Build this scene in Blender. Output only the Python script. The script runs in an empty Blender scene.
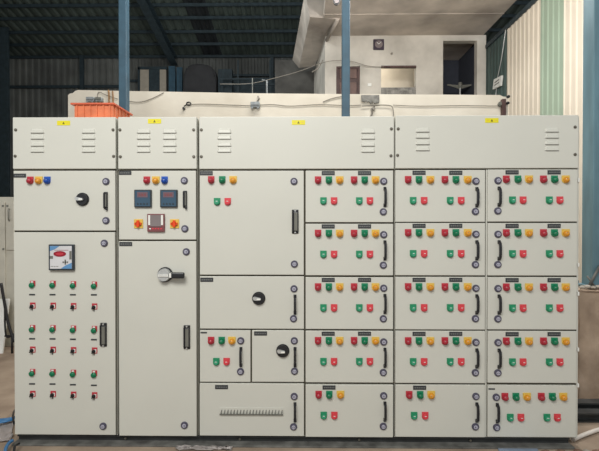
import bpy, bmesh, math, random
from mathutils import Vector, Matrix
random.seed(4)
PI = math.pi
sc = bpy.context.scene
col = sc.collection
# ------------------------------------------------------------------ camera
F = 433.0; CX, CY = 299.5, 225.5
DIST = 2.95; CZ = 1.53
PITCH = math.radians(0.5); YAW = math.radians(0.7)
cam = bpy.data.cameras.new('camera'); cam.sensor_width = 36; cam.lens = F*36/599
cam.clip_start = 0.05; cam.clip_end = 200
co = bpy.data.objects.new('camera', cam); col.objects.link(co)
co.location = (0, -DIST, CZ); co.rotation_euler = (PI/2-PITCH, 0, YAW)
sc.camera = co
RM = co.rotation_euler.to_matrix()
# ------------------------------------------------------------------ world, lights, exposure
w = bpy.data.worlds.new('world'); sc.world = w; w.use_nodes = True
bg = w.node_tree.nodes['Background']; bg.inputs[0].default_value = (0.93, 0.97, 1.0, 1); bg.inputs[1].default_value = 0.55
def area(name, loc, target, size, sy, power, color=(1, 1, 1)):
    l = bpy.data.lights.new(name, 'AREA'); l.shape = 'RECTANGLE'; l.size = size; l.size_y = sy
    l.energy = power; l.color = color
    o = bpy.data.objects.new(name, l); col.objects.link(o); o.location = loc
    o.rotation_euler = (Vector(target)-Vector(loc)).to_track_quat('-Z', 'Y').to_euler()
    return o
area('shed_light_front', (-0.9, -3.9, 4.7), (0, 0, 1.2), 2.6, 1.6, 226, (1.0, 0.975, 0.93))
area('aisle_fill', (0.6, 1.4, 6.2), (0.5, 3.2, 2.8), 4.2, 0.6, 185, (1.0, 0.97, 0.92))  # added lamp without a fixture, brightens the low wall and pedestal
area('back_fill', (-4.0, 9.5, 2.2), (-3.0, 16.0, 8.5), 6.0, 3.0, 95, (0.95, 1.0, 1.0))  # added fill aimed upward, lifts the rear wall and roof
def point(name, loc, r, power, color):
    l = bpy.data.lights.new(name, 'POINT'); l.energy = power; l.shadow_soft_size = r; l.color = color
    o = bpy.data.objects.new(name, l); col.objects.link(o); o.location = loc
point('shed_light_rear', (2.3, 3.7, 5.25), 0.3, 400, (1.0, 0.96, 0.93))
point('left_fill', (-2.6, 7.4, 7.7), 0.3, 290, (0.96, 1.0, 1.0))  # added fill above the view, brightens stained wall, roof and stair slab
point('upper_room_fill', (2.2, 9.9, 6.2), 0.12, 22, (1.0, 0.94, 0.84))  # added unseen lamp, brightens the room behind the window opening
sc.view_settings.view_transform = 'Standard'; sc.view_settings.look = 'None'
sc.view_settings.gamma = 1; sc.view_settings.use_curve_mapping = False
sc.view_settings.exposure = 0.0

# ------------------------------------------------------------------ pixel -> place
def W(px, py, Y):
    d = RM @ Vector(((px-CX)/F, (CY-py)/F, -1.0))
    t = (Y+DIST)/d.y
    return Vector((0, -DIST, CZ)) + d*t
def G(px, py, z=0.0):
    d = RM @ Vector(((px-CX)/F, (CY-py)/F, -1.0))
    t = (z-CZ)/d.z
    return Vector((0, -DIST, CZ)) + d*t
def rect(x0, y0, x1, y1, Y=0.0):
    a, b, c, d = W(x0, y0, Y), W(x1, y0, Y), W(x0, y1, Y), W(x1, y1, Y)
    return ((a.x+c.x)/2, (b.x+d.x)/2, (c.z+d.z)/2, (a.z+b.z)/2)   # x0 x1 z0 z1
PX = 0.0068

# ------------------------------------------------------------------ materials
def lin(c):
    return tuple(((v/255)/12.92 if v/255 <= 0.04045 else ((v/255+0.055)/1.055)**2.4) for v in c)
def mat(name, rgb, rough=0.5, metal=0.0, var=0.06, scale=6.0, bump=0.0, bscale=60.0, rgb2=None, stretch=None, spec=None):
    m = bpy.data.materials.new(name); m.use_nodes = True
    nt = m.node_tree; b = nt.nodes['Principled BSDF']
    b.inputs['Roughness'].default_value = rough; b.inputs['Metallic'].default_value = metal
    if spec is not None: b.inputs['Specular IOR Level'].default_value = spec
    c = lin(rgb)
    tc = nt.nodes.new('ShaderNodeTexCoord'); mp = nt.nodes.new('ShaderNodeMapping')
    nt.links.new(tc.outputs['Object'], mp.inputs[0])
    if stretch: mp.inputs['Scale'].default_value = stretch
    n = nt.nodes.new('ShaderNodeTexNoise'); n.inputs['Scale'].default_value = scale; n.inputs['Detail'].default_value = 6
    nt.links.new(mp.outputs[0], n.inputs['Vector'])
    r = nt.nodes.new('ShaderNodeValToRGB')
    r.color_ramp.elements[0].position = 0.32; r.color_ramp.elements[1].position = 0.68
    c2 = lin(rgb2) if rgb2 else tuple(v*(1-var*2) for v in c)
    r.color_ramp.elements[0].color = (*c2, 1); r.color_ramp.elements[1].color = (*[min(1, v*(1+(0 if rgb2 else var))) for v in c], 1)
    nt.links.new(n.outputs['Fac'], r.inputs[0]); nt.links.new(r.outputs[0], b.inputs['Base Color'])
    if bump > 0:
        n2 = nt.nodes.new('ShaderNodeTexNoise'); n2.inputs['Scale'].default_value = bscale; n2.inputs['Detail'].default_value = 4
        nt.links.new(mp.outputs[0], n2.inputs['Vector'])
        bp = nt.nodes.new('ShaderNodeBump'); bp.inputs['Strength'].default_value = bump; bp.inputs['Distance'].default_value = 0.01
        nt.links.new(n2.outputs['Fac'], bp.inputs['Height']); nt.links.new(bp.outputs[0], b.inputs['Normal'])
    return m
M = {}
M['paint'] = mat('cabinet_paint', (205, 205, 195), 0.42, var=0.012, scale=2.5, bump=0.05, bscale=220)
M['gapshade'] = mat('door_gap_shade', (74, 70, 58), 0.8)  # shade of the door gaps put into a dark colour
M['joint'] = mat('joint_shadow_rubber', (48, 48, 42), 0.8)
M['black'] = mat('black_plastic', (34, 35, 38), 0.35)
M['hgrey'] = mat('handle_grey_plastic', (112, 112, 104), 0.4)
M['lockring'] = mat('lock_ring_plastic', (82, 80, 96), 0.4)
M['lockcore'] = mat('lock_core_metal', (186, 186, 200), 0.35, 0.1)
M['silver'] = mat('brushed_silver', (192, 194, 192), 0.3, 0.35)
M['white'] = mat('white_plastic', (232, 232, 226), 0.4)
M['plate'] = mat('nameplate_black', (52, 55, 58), 0.5)
M['engrave_glint'] = mat('engraving_and_lens_glint', (112, 114, 112), 0.5)
M['red'] = mat('red_lens', (166, 42, 56), 0.25); M['redp'] = mat('red_plate', (188, 52, 64), 0.4)
M['redb'] = mat('red_button', (212, 66, 76), 0.35); M['redbp'] = mat('red_button_plate', (212, 72, 80), 0.4)
M['green'] = mat('green_lens', (0, 112, 74), 0.25); M['greenp'] = mat('green_plate', (22, 132, 92), 0.4)
M['greenb'] = mat('green_button', (60, 154, 118), 0.35); M['greenbp'] = mat('green_button_plate', (40, 142, 100), 0.4)
M['yel'] = mat('amber_lens', (214, 146, 44), 0.25); M['yelp'] = mat('yellow_plate', (224, 188, 84), 0.4)
M['blue'] = mat('blue_lens', (24, 72, 158), 0.25); M['bluep'] = mat('blue_plate', (36, 88, 180), 0.4)
M['orange'] = mat('orange_knob', (226, 72, 20), 0.35)
M['tag'] = mat('yellow_tag', (226, 216, 20), 0.45); M['tagmark'] = mat('tag_mark', (110, 100, 10), 0.5)
M['screw'] = mat('screw_metal', (112, 108, 98), 0.35, 0.5)
M['bezel'] = mat('meter_bezel', (44, 52, 58), 0.4)
M['mface'] = mat('meter_face_white', (208, 208, 210), 0.3); M['mblue'] = mat('meter_face_blue', (96, 146, 192), 0.3)
M['mred'] = mat('meter_red_display', (150, 26, 46), 0.25)
M['lcd'] = mat('dark_blue_meter', (58, 84, 104), 0.25); M['lcdred'] = mat('meter_reddish_window', (112, 92, 102), 0.2)
M['maroon'] = mat('maroon_meter', (122, 70, 72), 0.35); M['mgrey'] = mat('meter_grey_window', (128, 118, 118), 0.2)
M['base'] = mat('base_channel_black', (46, 48, 48), 0.55, var=0.2, scale=9)
M['basegrey'] = mat('base_flange_grey', (104, 104, 100), 0.6, var=0.25, scale=12)
M['steelblue'] = mat('column_blue_paint', (58, 90, 108), 0.5, var=0.12, scale=5)
M['steelblue2'] = mat('column_teal_paint', (104, 138, 150), 0.5, var=0.10, scale=4, stretch=(3, 3, 0.6))
M['steeldark'] = mat('roof_steel_blue', (50, 64, 70), 0.6, var=0.15)
M['roof'] = mat('roof_sheet', (78, 88, 82), 0.7, var=0.15, scale=1.2)
M['roofdark'] = mat('roof_sheet_dark', (40, 44, 46), 0.7, var=0.15, scale=1.2)
M['shedwall'] = mat('shed_wall_sheet', (108, 110, 106), 0.7, var=0.2, scale=0.8)
M['lowwall'] = mat('cream_plaster', (228, 221, 206), 0.85, rgb2=(204, 195, 178), scale=1.3, bump=0.15, bscale=12)
M['mezz'] = mat('grey_plaster', (214, 209, 198), 0.85, rgb2=(176, 171, 161), scale=1.3, bump=0.15, bscale=8)
M['soffit'] = mat('concrete_soffit', (204, 194, 182), 0.9, rgb2=(150, 142, 133), scale=1.1, bump=0.2, bscale=6)
M['concrete'] = mat('rough_concrete', (196, 174, 152), 0.95, rgb2=(150, 130, 112), scale=4, bump=0.8, bscale=14)
M['floor'] = mat('dusty_floor', (172, 154, 134), 0.9, rgb2=(128, 110, 94), scale=2.2, bump=0.3, bscale=18)
M['darkwall'] = mat('dark_stained_wall', (94, 92, 88), 0.9, var=0.2, scale=2)
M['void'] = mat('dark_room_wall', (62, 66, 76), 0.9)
M['sheetcream'] = mat('cream_sheet', (222, 212, 194), 0.5, var=0.05, scale=0.7)
M['sheetgreen'] = mat('green_sheet', (158, 176, 156), 0.45, var=0.06, scale=0.7)
M['sheetdark'] = mat('dark_green_sheet', (74, 92, 88), 0.6, var=0.15, scale=1)
M['brown'] = mat('brown_wood', (82, 58, 54), 0.5, var=0.2, scale=5); M['brown2'] = mat('brown_wood_panel', (104, 78, 70), 0.5, var=0.2, scale=5)
M['tray'] = mat('orange_plastic', (214, 116, 74), 0.45, var=0.12, scale=10); M['trayd'] = mat('orange_rim', (200, 92, 58), 0.45, var=0.1)
M['boxgrey'] = mat('junction_box_grey', (150, 156, 158), 0.5, var=0.15, scale=20)
M['wire'] = mat('wire_dark', (140, 134, 124), 0.6); M['wireblk'] = mat('wire_black', (28, 28, 30), 0.5)
M['wirewarm'] = mat('wire_brown', (150, 112, 72), 0.6)
M['clock'] = mat('clock_frame', (58, 46, 60), 0.4)
M['concrete2'] = mat('pale_board_panel', (186, 176, 160), 0.8, var=.05)
M['cement'] = mat('grey_cement', (142, 140, 134), 0.95, var=0.25, scale=10, bump=0.6, bscale=20)
M['cream2'] = mat('rear_cabinet_paint', (196, 192, 178), 0.5, var=0.05)
M['blueplast'] = mat('blue_hose', (58, 118, 168), 0.4, var=0.1)
M['whitesheet'] = mat('plastic_sheet', (222, 214, 210), 0.5, var=0.1, scale=8)
M['bluegrey'] = mat('blue_grey_sheet', (132, 144, 160), 0.5, var=0.1)
M['brick'] = mat('brick_rubble', (142, 112, 94), 0.95, var=0.3, scale=14); M['stone'] = mat('pale_rubble', (176, 168, 156), 0.95, var=0.3, scale=14)
M['pipe'] = mat('white_pipe', (222, 214, 204), 0.45)
M['tarp'] = mat('dark_tarpaulin', (58, 58, 60), 0.8, var=0.15, scale=2)

# ------------------------------------------------------------------ mesh helpers
def box(bm, x0, x1, y0, y1, z0, z1, mi=0, bev=0.0, seg=2):
    r = bmesh.ops.create_cube(bm, size=1.0)
    vs = r['verts']
    for v in vs:
        v.co = Vector((x0+(v.co.x+.5)*(x1-x0), y0+(v.co.y+.5)*(y1-y0), z0+(v.co.z+.5)*(z1-z0)))
    fs = set(f for v in vs for f in v.link_faces)
    for f in fs: f.material_index = mi
    if bev > 0:
        es = list(set(e for v in vs for e in v.link_edges))
        bmesh.ops.bevel(bm, geom=es, offset=bev, segments=seg, affect='EDGES', profile=0.5)
def cyl(bm, c, r, d, axis='y', n=20, mi=0, r2=None):
    rr = bmesh.ops.create_cone(bm, cap_ends=True, segments=n, radius1=r, radius2=r if r2 is None else r2, depth=d)
    vs = rr['verts']
    m = {'z': Matrix(), 'y': Matrix.Rotation(PI/2, 4, 'X'), 'x': Matrix.Rotation(PI/2, 4, 'Y')}[axis]
    for v in vs: v.co = m @ v.co + Vector(c)
    for f in set(f for v in vs for f in v.link_faces): f.material_index = mi
def dome(bm, c, r, h, mi=0, n=16, k=4):
    # dome pointing toward -y, base at c
    rings = []
    for i in range(k):
        a = i/k*PI/2
        rings.append([bm.verts.new((c[0]+r*math.cos(a)*math.cos(t*2*PI/n), c[1]-h*math.sin(a), c[2]+r*math.cos(a)*math.sin(t*2*PI/n))) for t in range(n)])
    top = bm.verts.new((c[0], c[1]-h, c[2]))
    for i in range(k-1):
        for t in range(n):
            f = bm.faces.new((rings[i][t], rings[i][(t+1) % n], rings[i+1][(t+1) % n], rings[i+1][t])); f.material_index = mi; f.smooth = True
    for t in range(n):
        f = bm.faces.new((rings[-1][t], rings[-1][(t+1) % n], top)); f.material_index = mi; f.smooth = True
def prism(bm, pts, y0, y1, mi=0):
    # pts in (x,z), extruded between y0 and y1
    a = [bm.verts.new((p[0], y0, p[1])) for p in pts]; b = [bm.verts.new((p[0], y1, p[1])) for p in pts]
    n = len(pts)
    fs = [bm.faces.new(a), bm.faces.new(list(reversed(b)))]
    for i in range(n): fs.append(bm.faces.new((a[i], b[i], b[(i+1) % n], a[(i+1) % n])))
    for f in fs: f.material_index = mi
def hexa(bm, a, b, mi=0):
    # two quads a,b of 4 points
    va = [bm.verts.new(p) for p in a]; vb = [bm.verts.new(p) for p in b]
    fs = [bm.faces.new(va), bm.faces.new(list(reversed(vb)))]
    for i in range(4): fs.append(bm.faces.new((va[i], vb[i], vb[(i+1) % 4], va[(i+1) % 4])))
    for f in fs: f.material_index = mi
def tube(bm, pts, r, n=8, mi=0, flat=1.0):
    pts = [Vector(p) for p in pts]; rings = []
    for i, p in enumerate(pts):
        d = (pts[min(i+1, len(pts)-1)]-pts[max(i-1, 0)]).normalized()
        up = Vector((0, 0, 1)) if abs(d.z) < 0.9 else Vector((0, 1, 0))
        s = d.cross(up).normalized(); u = s.cross(d).normalized()
        rings.append([bm.verts.new(p+s*r*math.cos(k*2*PI/n)+u*r*flat*math.sin(k*2*PI/n)) for k in range(n)])
    for i in range(len(pts)-1):
        for k in range(n):
            f = bm.faces.new((rings[i][k], rings[i][(k+1) % n], rings[i+1][(k+1) % n], rings[i+1][k])); f.smooth = True; f.material_index = mi
    for q in (bm.faces.new(rings[0]), bm.faces.new(list(reversed(rings[-1])))): q.material_index = mi
def smooth(pts, k=6):
    pts = [Vector(p) for p in pts]; out = []
    P = [pts[0]]+pts+[pts[-1]]
    for i in range(1, len(P)-2):
        for s in range(k):
            t = s/k; a, b, c, d = P[i-1], P[i], P[i+1], P[i+2]
            out.append(0.5*((2*b)+(-a+c)*t+(2*a-5*b+4*c-d)*t*t+(-a+3*b-3*c+d)*t**3))
    out.append(pts[-1]); return out
WL = {}   # world location of every object (nothing is rotated)
def fin(bm):
    bmesh.ops.recalc_face_normals(bm, faces=bm.faces[:])
    return bm
def mesh(name, bm, mats):
    fin(bm); me = bpy.data.meshes.new(name); bm.to_mesh(me); bm.free()
    for m in mats: me.materials.append(M[m])
    return me
def link(name, data, wloc, parent=None):
    o = bpy.data.objects.new(name, data); col.objects.link(o)
    wl = Vector(wloc)
    if parent is not None:
        o.parent = parent; o.location = wl-WL[parent.name]
    else: o.location = wl
    WL[o.name] = wl
    return o
def obj(name, bm, mats, wloc=(0, 0, 0), parent=None, shift=True):
    # bm built in world coordinates; re-centred on wloc
    if shift: bmesh.ops.translate(bm, verts=bm.verts[:], vec=-Vector(wloc))
    return link(name, mesh(name, bm, mats), wloc, parent)
def tag(o, label=None, cat=None, group=None, kind=None):
    if label: o['label'] = label
    if cat: o['category'] = cat
    if group: o['group'] = group
    if kind: o['kind'] = kind
    return o
def thing(name, loc, label, cat, group=None):
    return tag(link(name, None, loc), label, cat, group)
def B(): return bmesh.new()
def struct(name, bm, mats): return tag(obj(name, bm, mats, (0, 0, 0)), kind='structure')
def corrugated(bm, u0, u1, pitch, depth, f, mi=0, mfun=None):
    # f(u, off, end) -> point ; ribs along the other direction
    u = u0; prof = []
    while u < u1:
        for a, o in ((0, 0), (.35, 0), (.5, depth), (.85, depth)):
            if u+a*pitch <= u1: prof.append((u+a*pitch, o))
        u += pitch
    A = [bm.verts.new(f(p, o, 0)) for p, o in prof]; C = [bm.verts.new(f(p, o, 1)) for p, o in prof]
    for i in range(len(prof)-1):
        q = bm.faces.new((A[i], A[i+1], C[i+1], C[i])); q.material_index = mfun(prof[i][0]) if mfun else mi

# ------------------------------------------------------------------ structure: floor, shed, low wall, upper rooms
bm = B(); box(bm, -14, 14, -8, 17.4, -0.1, 0); struct('floor', bm, ['floor'])
ROOF = lambda Y: 9.2+0.22*(17.05-Y)
bm = B()
dark = lambda u: 1 if (-3.55 < u < -2.85) else 0
corrugated(bm, -14, 14, 0.36, 0.07, lambda u, o, e: Vector((u, (17.2, -8)[e], ROOF((17.2, -8)[e])+o)), mfun=lambda u: 1 if (-4.75 < u < -3.9) else 0)
struct('ceiling', bm, ['roof', 'roofdark'])
bm = B(); corrugated(bm, -14, 14, 0.30, 0.05, lambda u, o, e: Vector((u, 17.1+o, (0, 9.3)[e])))
struct('wall_back', bm, ['shedwall'])
bm = B(); corrugated(bm, -2.5, 17.1, 0.30, 0.05, lambda u, o, e: Vector((-13.9+o, u, (0, ROOF(u)-.02)[e])))
struct('wall_left', bm, ['shedwall'])
# purlins and rafter
for i, y in enumerate((56, 42.5, 30, 16, 3)):
    for_d = 0
    # intersect the pixel row at px 200 with the roof plane
    d = RM @ Vector(((200-CX)/F, (CY-y)/F, -1.0)); k = -DIST
    # CZ + d.z t = 9.2+.22*(17.05-(-DIST+d.y t))
    t = (9.2+0.22*(17.05+DIST)-CZ)/(d.z+0.22*d.y); Y = -DIST+d.y*t
    if i == 0: Y = 17.0
    z = ROOF(Y)
    bm = B(); box(bm, -13.9, 13.9, Y-0.02, Y+0.02, z-0.11, z-0.005)
    box(bm, -13.9, 13.9, Y-0.02, Y+0.05, z-0.12, z-0.11)
    tag(obj('roof_purlin', bm, ['steeldark'], (0, Y, z-0.1)), 'dark steel purlin spanning under the corrugated roof, %s' % ('at the eave above the rear wall', 'first in front of the eave', 'second in front of the eave', 'third in front of the eave', 'nearest to the camera at the top edge')[i], 'purlin', 'roof purlins')
def roofpt(px, py, drop=0.3):
    d = RM @ Vector(((px-CX)/F, (CY-py)/F, -1.0))
    t = (9.2-drop+0.22*(17.05+DIST)-CZ)/(d.z+0.22*d.y)
    return Vector((0, -DIST, CZ))+d*t
a = roofpt(150, 12, .3); b = Vector((roofpt(174, 60, .3).x, 16.9, ROOF(16.9)-.3))
dirv = (b-a).normalized(); a0 = a-dirv*6
bm = B()
for (hw, zl, zh) in ((0.16, -0.24, -0.21), (0.02, -0.21, 0.09), (0.16, 0.09, 0.12)):
    hexa(bm, [a0+Vector((-hw, 0, zl)), a0+Vector((hw, 0, zl)), a0+Vector((hw, 0, zh)), a0+Vector((-hw, 0, zh))],
         [b+Vector((-hw, 0, zl)), b+Vector((hw, 0, zl)), b+Vector((hw, 0, zh)), b+Vector((-hw, 0, zh))])
tag(obj('roof_rafter', bm, ['steeldark'], b), 'blue steel rafter running back under the dark shed roof', 'rafter')

# low cream wall with broken upper left corner
WY = 3.05
L = [(68, 120), (68, 95), (70, 93.5), (73, 93), (75, 91), (78, 90), (128, 91), (160, 91.5), (250, 93.2), (340, 94), (430, 94.5), (500, 95), (503, 96.5), (508, 97), (508, 120)]
pts = [(W(x, y, WY).x, W(x, y, WY).z) for x, y in L]
pts[0] = (pts[0][0], 0); pts[-1] = (pts[-1][0], 0)
bm = B(); prism(bm, pts, WY, WY+0.2); struct('wall_middle', bm, ['lowwall'])

# upper rooms (d = 12 m)
MY = 9.05
def mrect(bm, x0, y0, x1, y1, Y=MY, th=0.2, mi=0):
    a = W(x0, y0, Y); b = W(x1, y1, Y); box(bm, a.x, b.x, Y, Y+th, b.z, a.z, mi)
def MX(px, Y=MY): return W(px, 80, Y).x
def MZ(py, Y=MY): return W(400, py, Y).z
xl, xr = MX(325), 4.98
zt = MZ(35.5)
bm = B()
cuts = [(336.2, 66), (381, 66), (443, 41)]; ends = [360, 416, 477]
zs = 4.2
cur = xl
for (cx0, cy0), cx1 in zip(cuts, ends):
    box(bm, cur, MX(cx0), MY, MY+0.2, zs, zt)                      # pier
    box(bm, MX(cx0), MX(cx1), MY, MY+0.2, MZ(cy0), zt)             # lintel
    cur = MX(cx1)
box(bm, cur, xr, MY, MY+0.2, zs, zt)
box(bm, xl, xr, MY, MY+0.2, 0, zs)
# left return, running back from the corner
p = W(325, 80, MY); q = W(314, 80, MY+3.0)
hexa(bm, [(p.x, MY, 0), (q.x, MY+3, 0), (q.x+.2, MY+3, 0), (p.x+.2, MY+.1, 0)], [(p.x, MY, zt), (q.x, MY+3, zt), (q.x+.2, MY+3, zt), (p.x+.2, MY+.1, zt)])
struct('wall_upper', bm, ['mezz'])
bm = B(); box(bm, MX(322), 4.9, 5.0, MY+3.2, zt, zt+0.2)
for k, yy in enumerate((6.9, 7.8)): box(bm, MX(322), 4.9, yy, yy+0.02, zt-0.012, zt)
struct('trim_1', bm, ['soffit'])
# sloping stair slab
A_, B_, C_, D_ = W(310, 17, 8.0), W(337, 19, 8.0), W(314.5, 66, 11.5), W(299, 68, 11.5)
O1, O2 = W(305, -8, 8.0), W(292.5, 60, 11.5)
bm = B()
up = Vector((0, 0, .55))
va = [bm.verts.new(v) for v in (A_, B_, C_, D_)]
vb = [bm.verts.new(v) for v in (O1, B_+up, C_+up, O2)]
fs = [bm.faces.new(va), bm.faces.new(vb)]+[bm.faces.new((va[i], vb[i], vb[(i+1) % 4], va[(i+1) % 4])) for i in range(4)]
a1, a2 = B_+Vector((.02, 0, 0)), W(327, 40, MY-0.05)
tube(bm, [a1, a2], 0.05)
struct('trim_2', bm, ['soffit'])
bm = B(); a = W(275, 60, 12.3); b = W(321, 130, 12.3); box(bm, a.x, b.x, 12.3, 12.5, 0, a.z); struct('wall_rear_stained', bm, ['darkwall'])
# room behind the openings
bm = B(); box(bm, xl+.3, MX(436), 10.6, 10.7, zs, zt); box(bm, xl+.3, MX(436), MY+.2, 10.6, zs-.1, zs)
struct('wall_inner', bm, ['lowwall'])
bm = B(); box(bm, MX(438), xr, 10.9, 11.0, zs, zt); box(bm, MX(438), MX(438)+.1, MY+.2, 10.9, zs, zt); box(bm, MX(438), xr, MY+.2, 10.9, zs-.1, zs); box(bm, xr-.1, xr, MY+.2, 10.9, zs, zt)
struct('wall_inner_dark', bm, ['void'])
# right side wall of sheets
SX = 5.0; SZ = 6.28
ybreaks = {}
def Ywall(px):   # where the line of sight at column px meets x = SX
    d = RM @ Vector(((px-CX)/F, 0.25, -1.0)); t = SX/d.x; return -DIST+d.y*t
y_a, y_b, y_c, y_d = Ywall(507), Ywall(541), Ywall(563.5), Ywall(599)-0.5
def mf(u):
    return 0 if u < y_c else (1 if u < y_b else (0 if u < y_a else 2))
bm = B(); corrugated(bm, y_d, MY+3, 0.19, 0.016, lambda u, o, e: Vector((SX+o, u, (0, SZ)[e])), mfun=mf)
struct('wall_right', bm, ['sheetcream', 'sheetgreen', 'sheetdark'])
bm = B(); box(bm, SX-.04, SX+.06, y_d, MY+3, SZ, SZ+.1); struct('trim_3', bm, ['steeldark'])

# ------------------------------------------------------------------ background things
# brown door, window opening with sill
bm = B(); x0, x1 = MX(336.2), MX(360); z1 = MZ(66); z0 = zs
fr = .05
box(bm, x0+.002, x0+fr, MY+.03, MY+.17, z0, z1-.002); box(bm, x1-fr, x1-.002, MY+.03, MY+.17, z0, z1-.002); box(bm, x0+fr, x1-fr, MY+.03, MY+.17, z1-fr, z1-.002)
d1 = struct('door_1', bm, ['brown'])
bm = B(); box(bm, x0+fr, x1-fr, MY+.08, MY+.12, z0, z1-fr)
for i in range(2):
    for j in range(3):
        xa = x0+fr+.04+i*(x1-x0-2*fr)/2; xb = xa+(x1-x0-2*fr)/2-.07; za = z0+.1+j*.6
        box(bm, xa, xb, MY+.06, MY+.08, za, za+.5, 1, .008)
obj('door_leaf', bm, ['brown', 'brown2'], (0, 0, 0), d1)
bm = B(); a = W(381, 66, MY); b = W(416, 96, MY)
box(bm, a.x, b.x, MY-.03, MY+.04, a.z-.05, a.z)
w1 = struct('window_1', bm, ['brown'])
bm = B(); box(bm, a.x+.002, b.x-.002, MY-.0, MY+.19, MZ(100), MZ(87.5)); obj('window_sill', bm, ['cement'], (0, 0, 0), w1)
bm = B(); box(bm, a.x+.1, a.x+.13, 10.55, 10.59, zs, zt-.8); box(bm, a.x+.0, b.x+.3, 10.55, 10.59, MZ(73), MZ(72.3)); box(bm, a.x-.1, b.x+.3, 10.45, 10.6, MZ(78), MZ(77))
obj('inner_shelf', bm, ['cement'], (0, 0, 0), w1)
# clock
c = W(378.5, 45, MY); 
t = thing('wall_clock', (c.x, MY-.001, c.z), 'square dark-framed wall clock high on the upper plaster wall', 'clock')
bm = B(); s = .145; box(bm, c.x-s, c.x+s, MY-.05, MY-.001, c.z-s, c.z+s, 0, .01); obj('clock_frame', bm, ['clock'], c, t)
bm = B(); cyl(bm, (c.x, MY-.055, c.z), .105, .01, 'y', 28); obj('clock_face', bm, ['mgrey'], c, t)
bm = B(); tube(bm, [(c.x, MY-.066, c.z), (c.x-.055, MY-.066, c.z+.045)], .008, 6); tube(bm, [(c.x, MY-.066, c.z), (c.x+.06, MY-.066, c.z+.06)], .006, 6)
obj('clock_hands', bm, ['white'], c, t)
# switch and hook on the upper wall
c = W(369.5, 85, MY); bm = B(); box(bm, c.x-.05, c.x+.05, MY-.03, MY, c.z-.04, c.z+.04, 0, .006); box(bm, c.x-.015, c.x+.015, MY-.036, MY-.03, c.z-.02, c.z+.02)
tag(obj('wall_switch', bm, ['white'], c), 'small white switch plate on plaster right of the brown door', 'switch')
c = W(391.5, 54, MY); bm = B(); cyl(bm, (c.x, MY-.03, c.z), .028, .06, 'y', 12); cyl(bm, (c.x, MY-.06, c.z), .012, .06, 'y', 8)
tag(obj('wall_hook', bm, ['wire'], c), 'small dark hook in the wall below and right of the clock', 'hook')
# T stand in the dark doorway
c = W(460, 86, MY+.8); t = thing('fan_stand', (c.x, MY+.8, zs), 'pale T-shaped stand with two drooping blades in the dark doorway', 'stand')
bm = B(); cyl(bm, (c.x, MY+.8, (zs+c.z)/2), .025, c.z-zs, 'z', 12); cyl(bm, (c.x, MY+.8, zs+.015), .16, .03, 'z', 20); obj('pole', bm, ['silver'], c, t)
for s in (-1, 1):
    bm = B(); hexa(bm, [(c.x, MY+.78, c.z+.02), (c.x+s*.38, MY+.78, c.z+.05), (c.x+s*.38, MY+.78, c.z+.02), (c.x+s*.02, MY+.78, c.z-.09)], [(c.x, MY+.81, c.z+.02), (c.x+s*.38, MY+.81, c.z+.05), (c.x+s*.38, MY+.81, c.z+.02), (c.x+s*.02, MY+.81, c.z-.09)])
    obj('blade', bm, ['hgrey'], c, t)
bm = B(); cyl(bm, (c.x, MY+.79, c.z+.02), .06, .14, 'z', 14); obj('hub', bm, ['hgrey'], c, t)
# sign and its cord on the dark sheets
ys = Ywall(498.5)
c = Vector((SX-.02, ys, W(498.5, 83, ys).z))
bm = B(); 
hexa(bm, [(SX-.06, ys-.22, c.z-.14), (SX-.06, ys+.22, c.z-.1), (SX-.06, ys+.16, c.z+.14), (SX-.06, ys-.28, c.z+.1)], [(SX-.01, ys-.22, c.z-.14), (SX-.01, ys+.22, c.z-.1), (SX-.01, ys+.16, c.z+.14), (SX-.01, ys-.28, c.z+.1)])
tg = tag(obj('sign_board', bm, ['white'], c), 'small tilted white board hung on the dark green sheets', 'sign')
bm = B()
for k in range(2): box(bm, SX-.064, SX-.06, ys-.16, ys+.1, c.z-.045+k*.07, c.z-.02+k*.07)
obj('sign_marks', bm, ['hgrey'], c, tg)
bm = B(); tube(bm, smooth([(SX-.03, ys, c.z+.12), (SX-.03, ys-.25, c.z+.6), (SX-.03, ys-.45, c.z+1.2)]), .012, 6); tube(bm, [(SX-.03, ys+.05, c.z-.1), (SX-.03, ys+.15, c.z-.5)], .01, 6)
obj('cord', bm, ['silver'], c, tg)
# flood lamp at the top left of the middle column
c = W(336.5, 2, 4.2); t = thing('flood_lamp', c, 'dark round lamp at the top of the picture beside the middle blue column', 'lamp')
bm = B(); cyl(bm, c, .045, .07, 'y', 20, 0, .06); obj('lamp_housing', bm, ['black'], c, t)
bm = B(); cyl(bm, c+Vector((.0, -.04, 0)), .04, .012, 'y', 20); obj('lamp_glass', bm, ['mgrey'], c, t)
bm = B(); tube(bm, [c+Vector((.0, .02, .05)), c+Vector((.04, .02, .22))], .012); box(bm, c.x+.03, c.x+.05, c.y, c.y+.04, c.z+.2, c.z+.5); obj('bracket', bm, ['white'], c, t)

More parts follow.
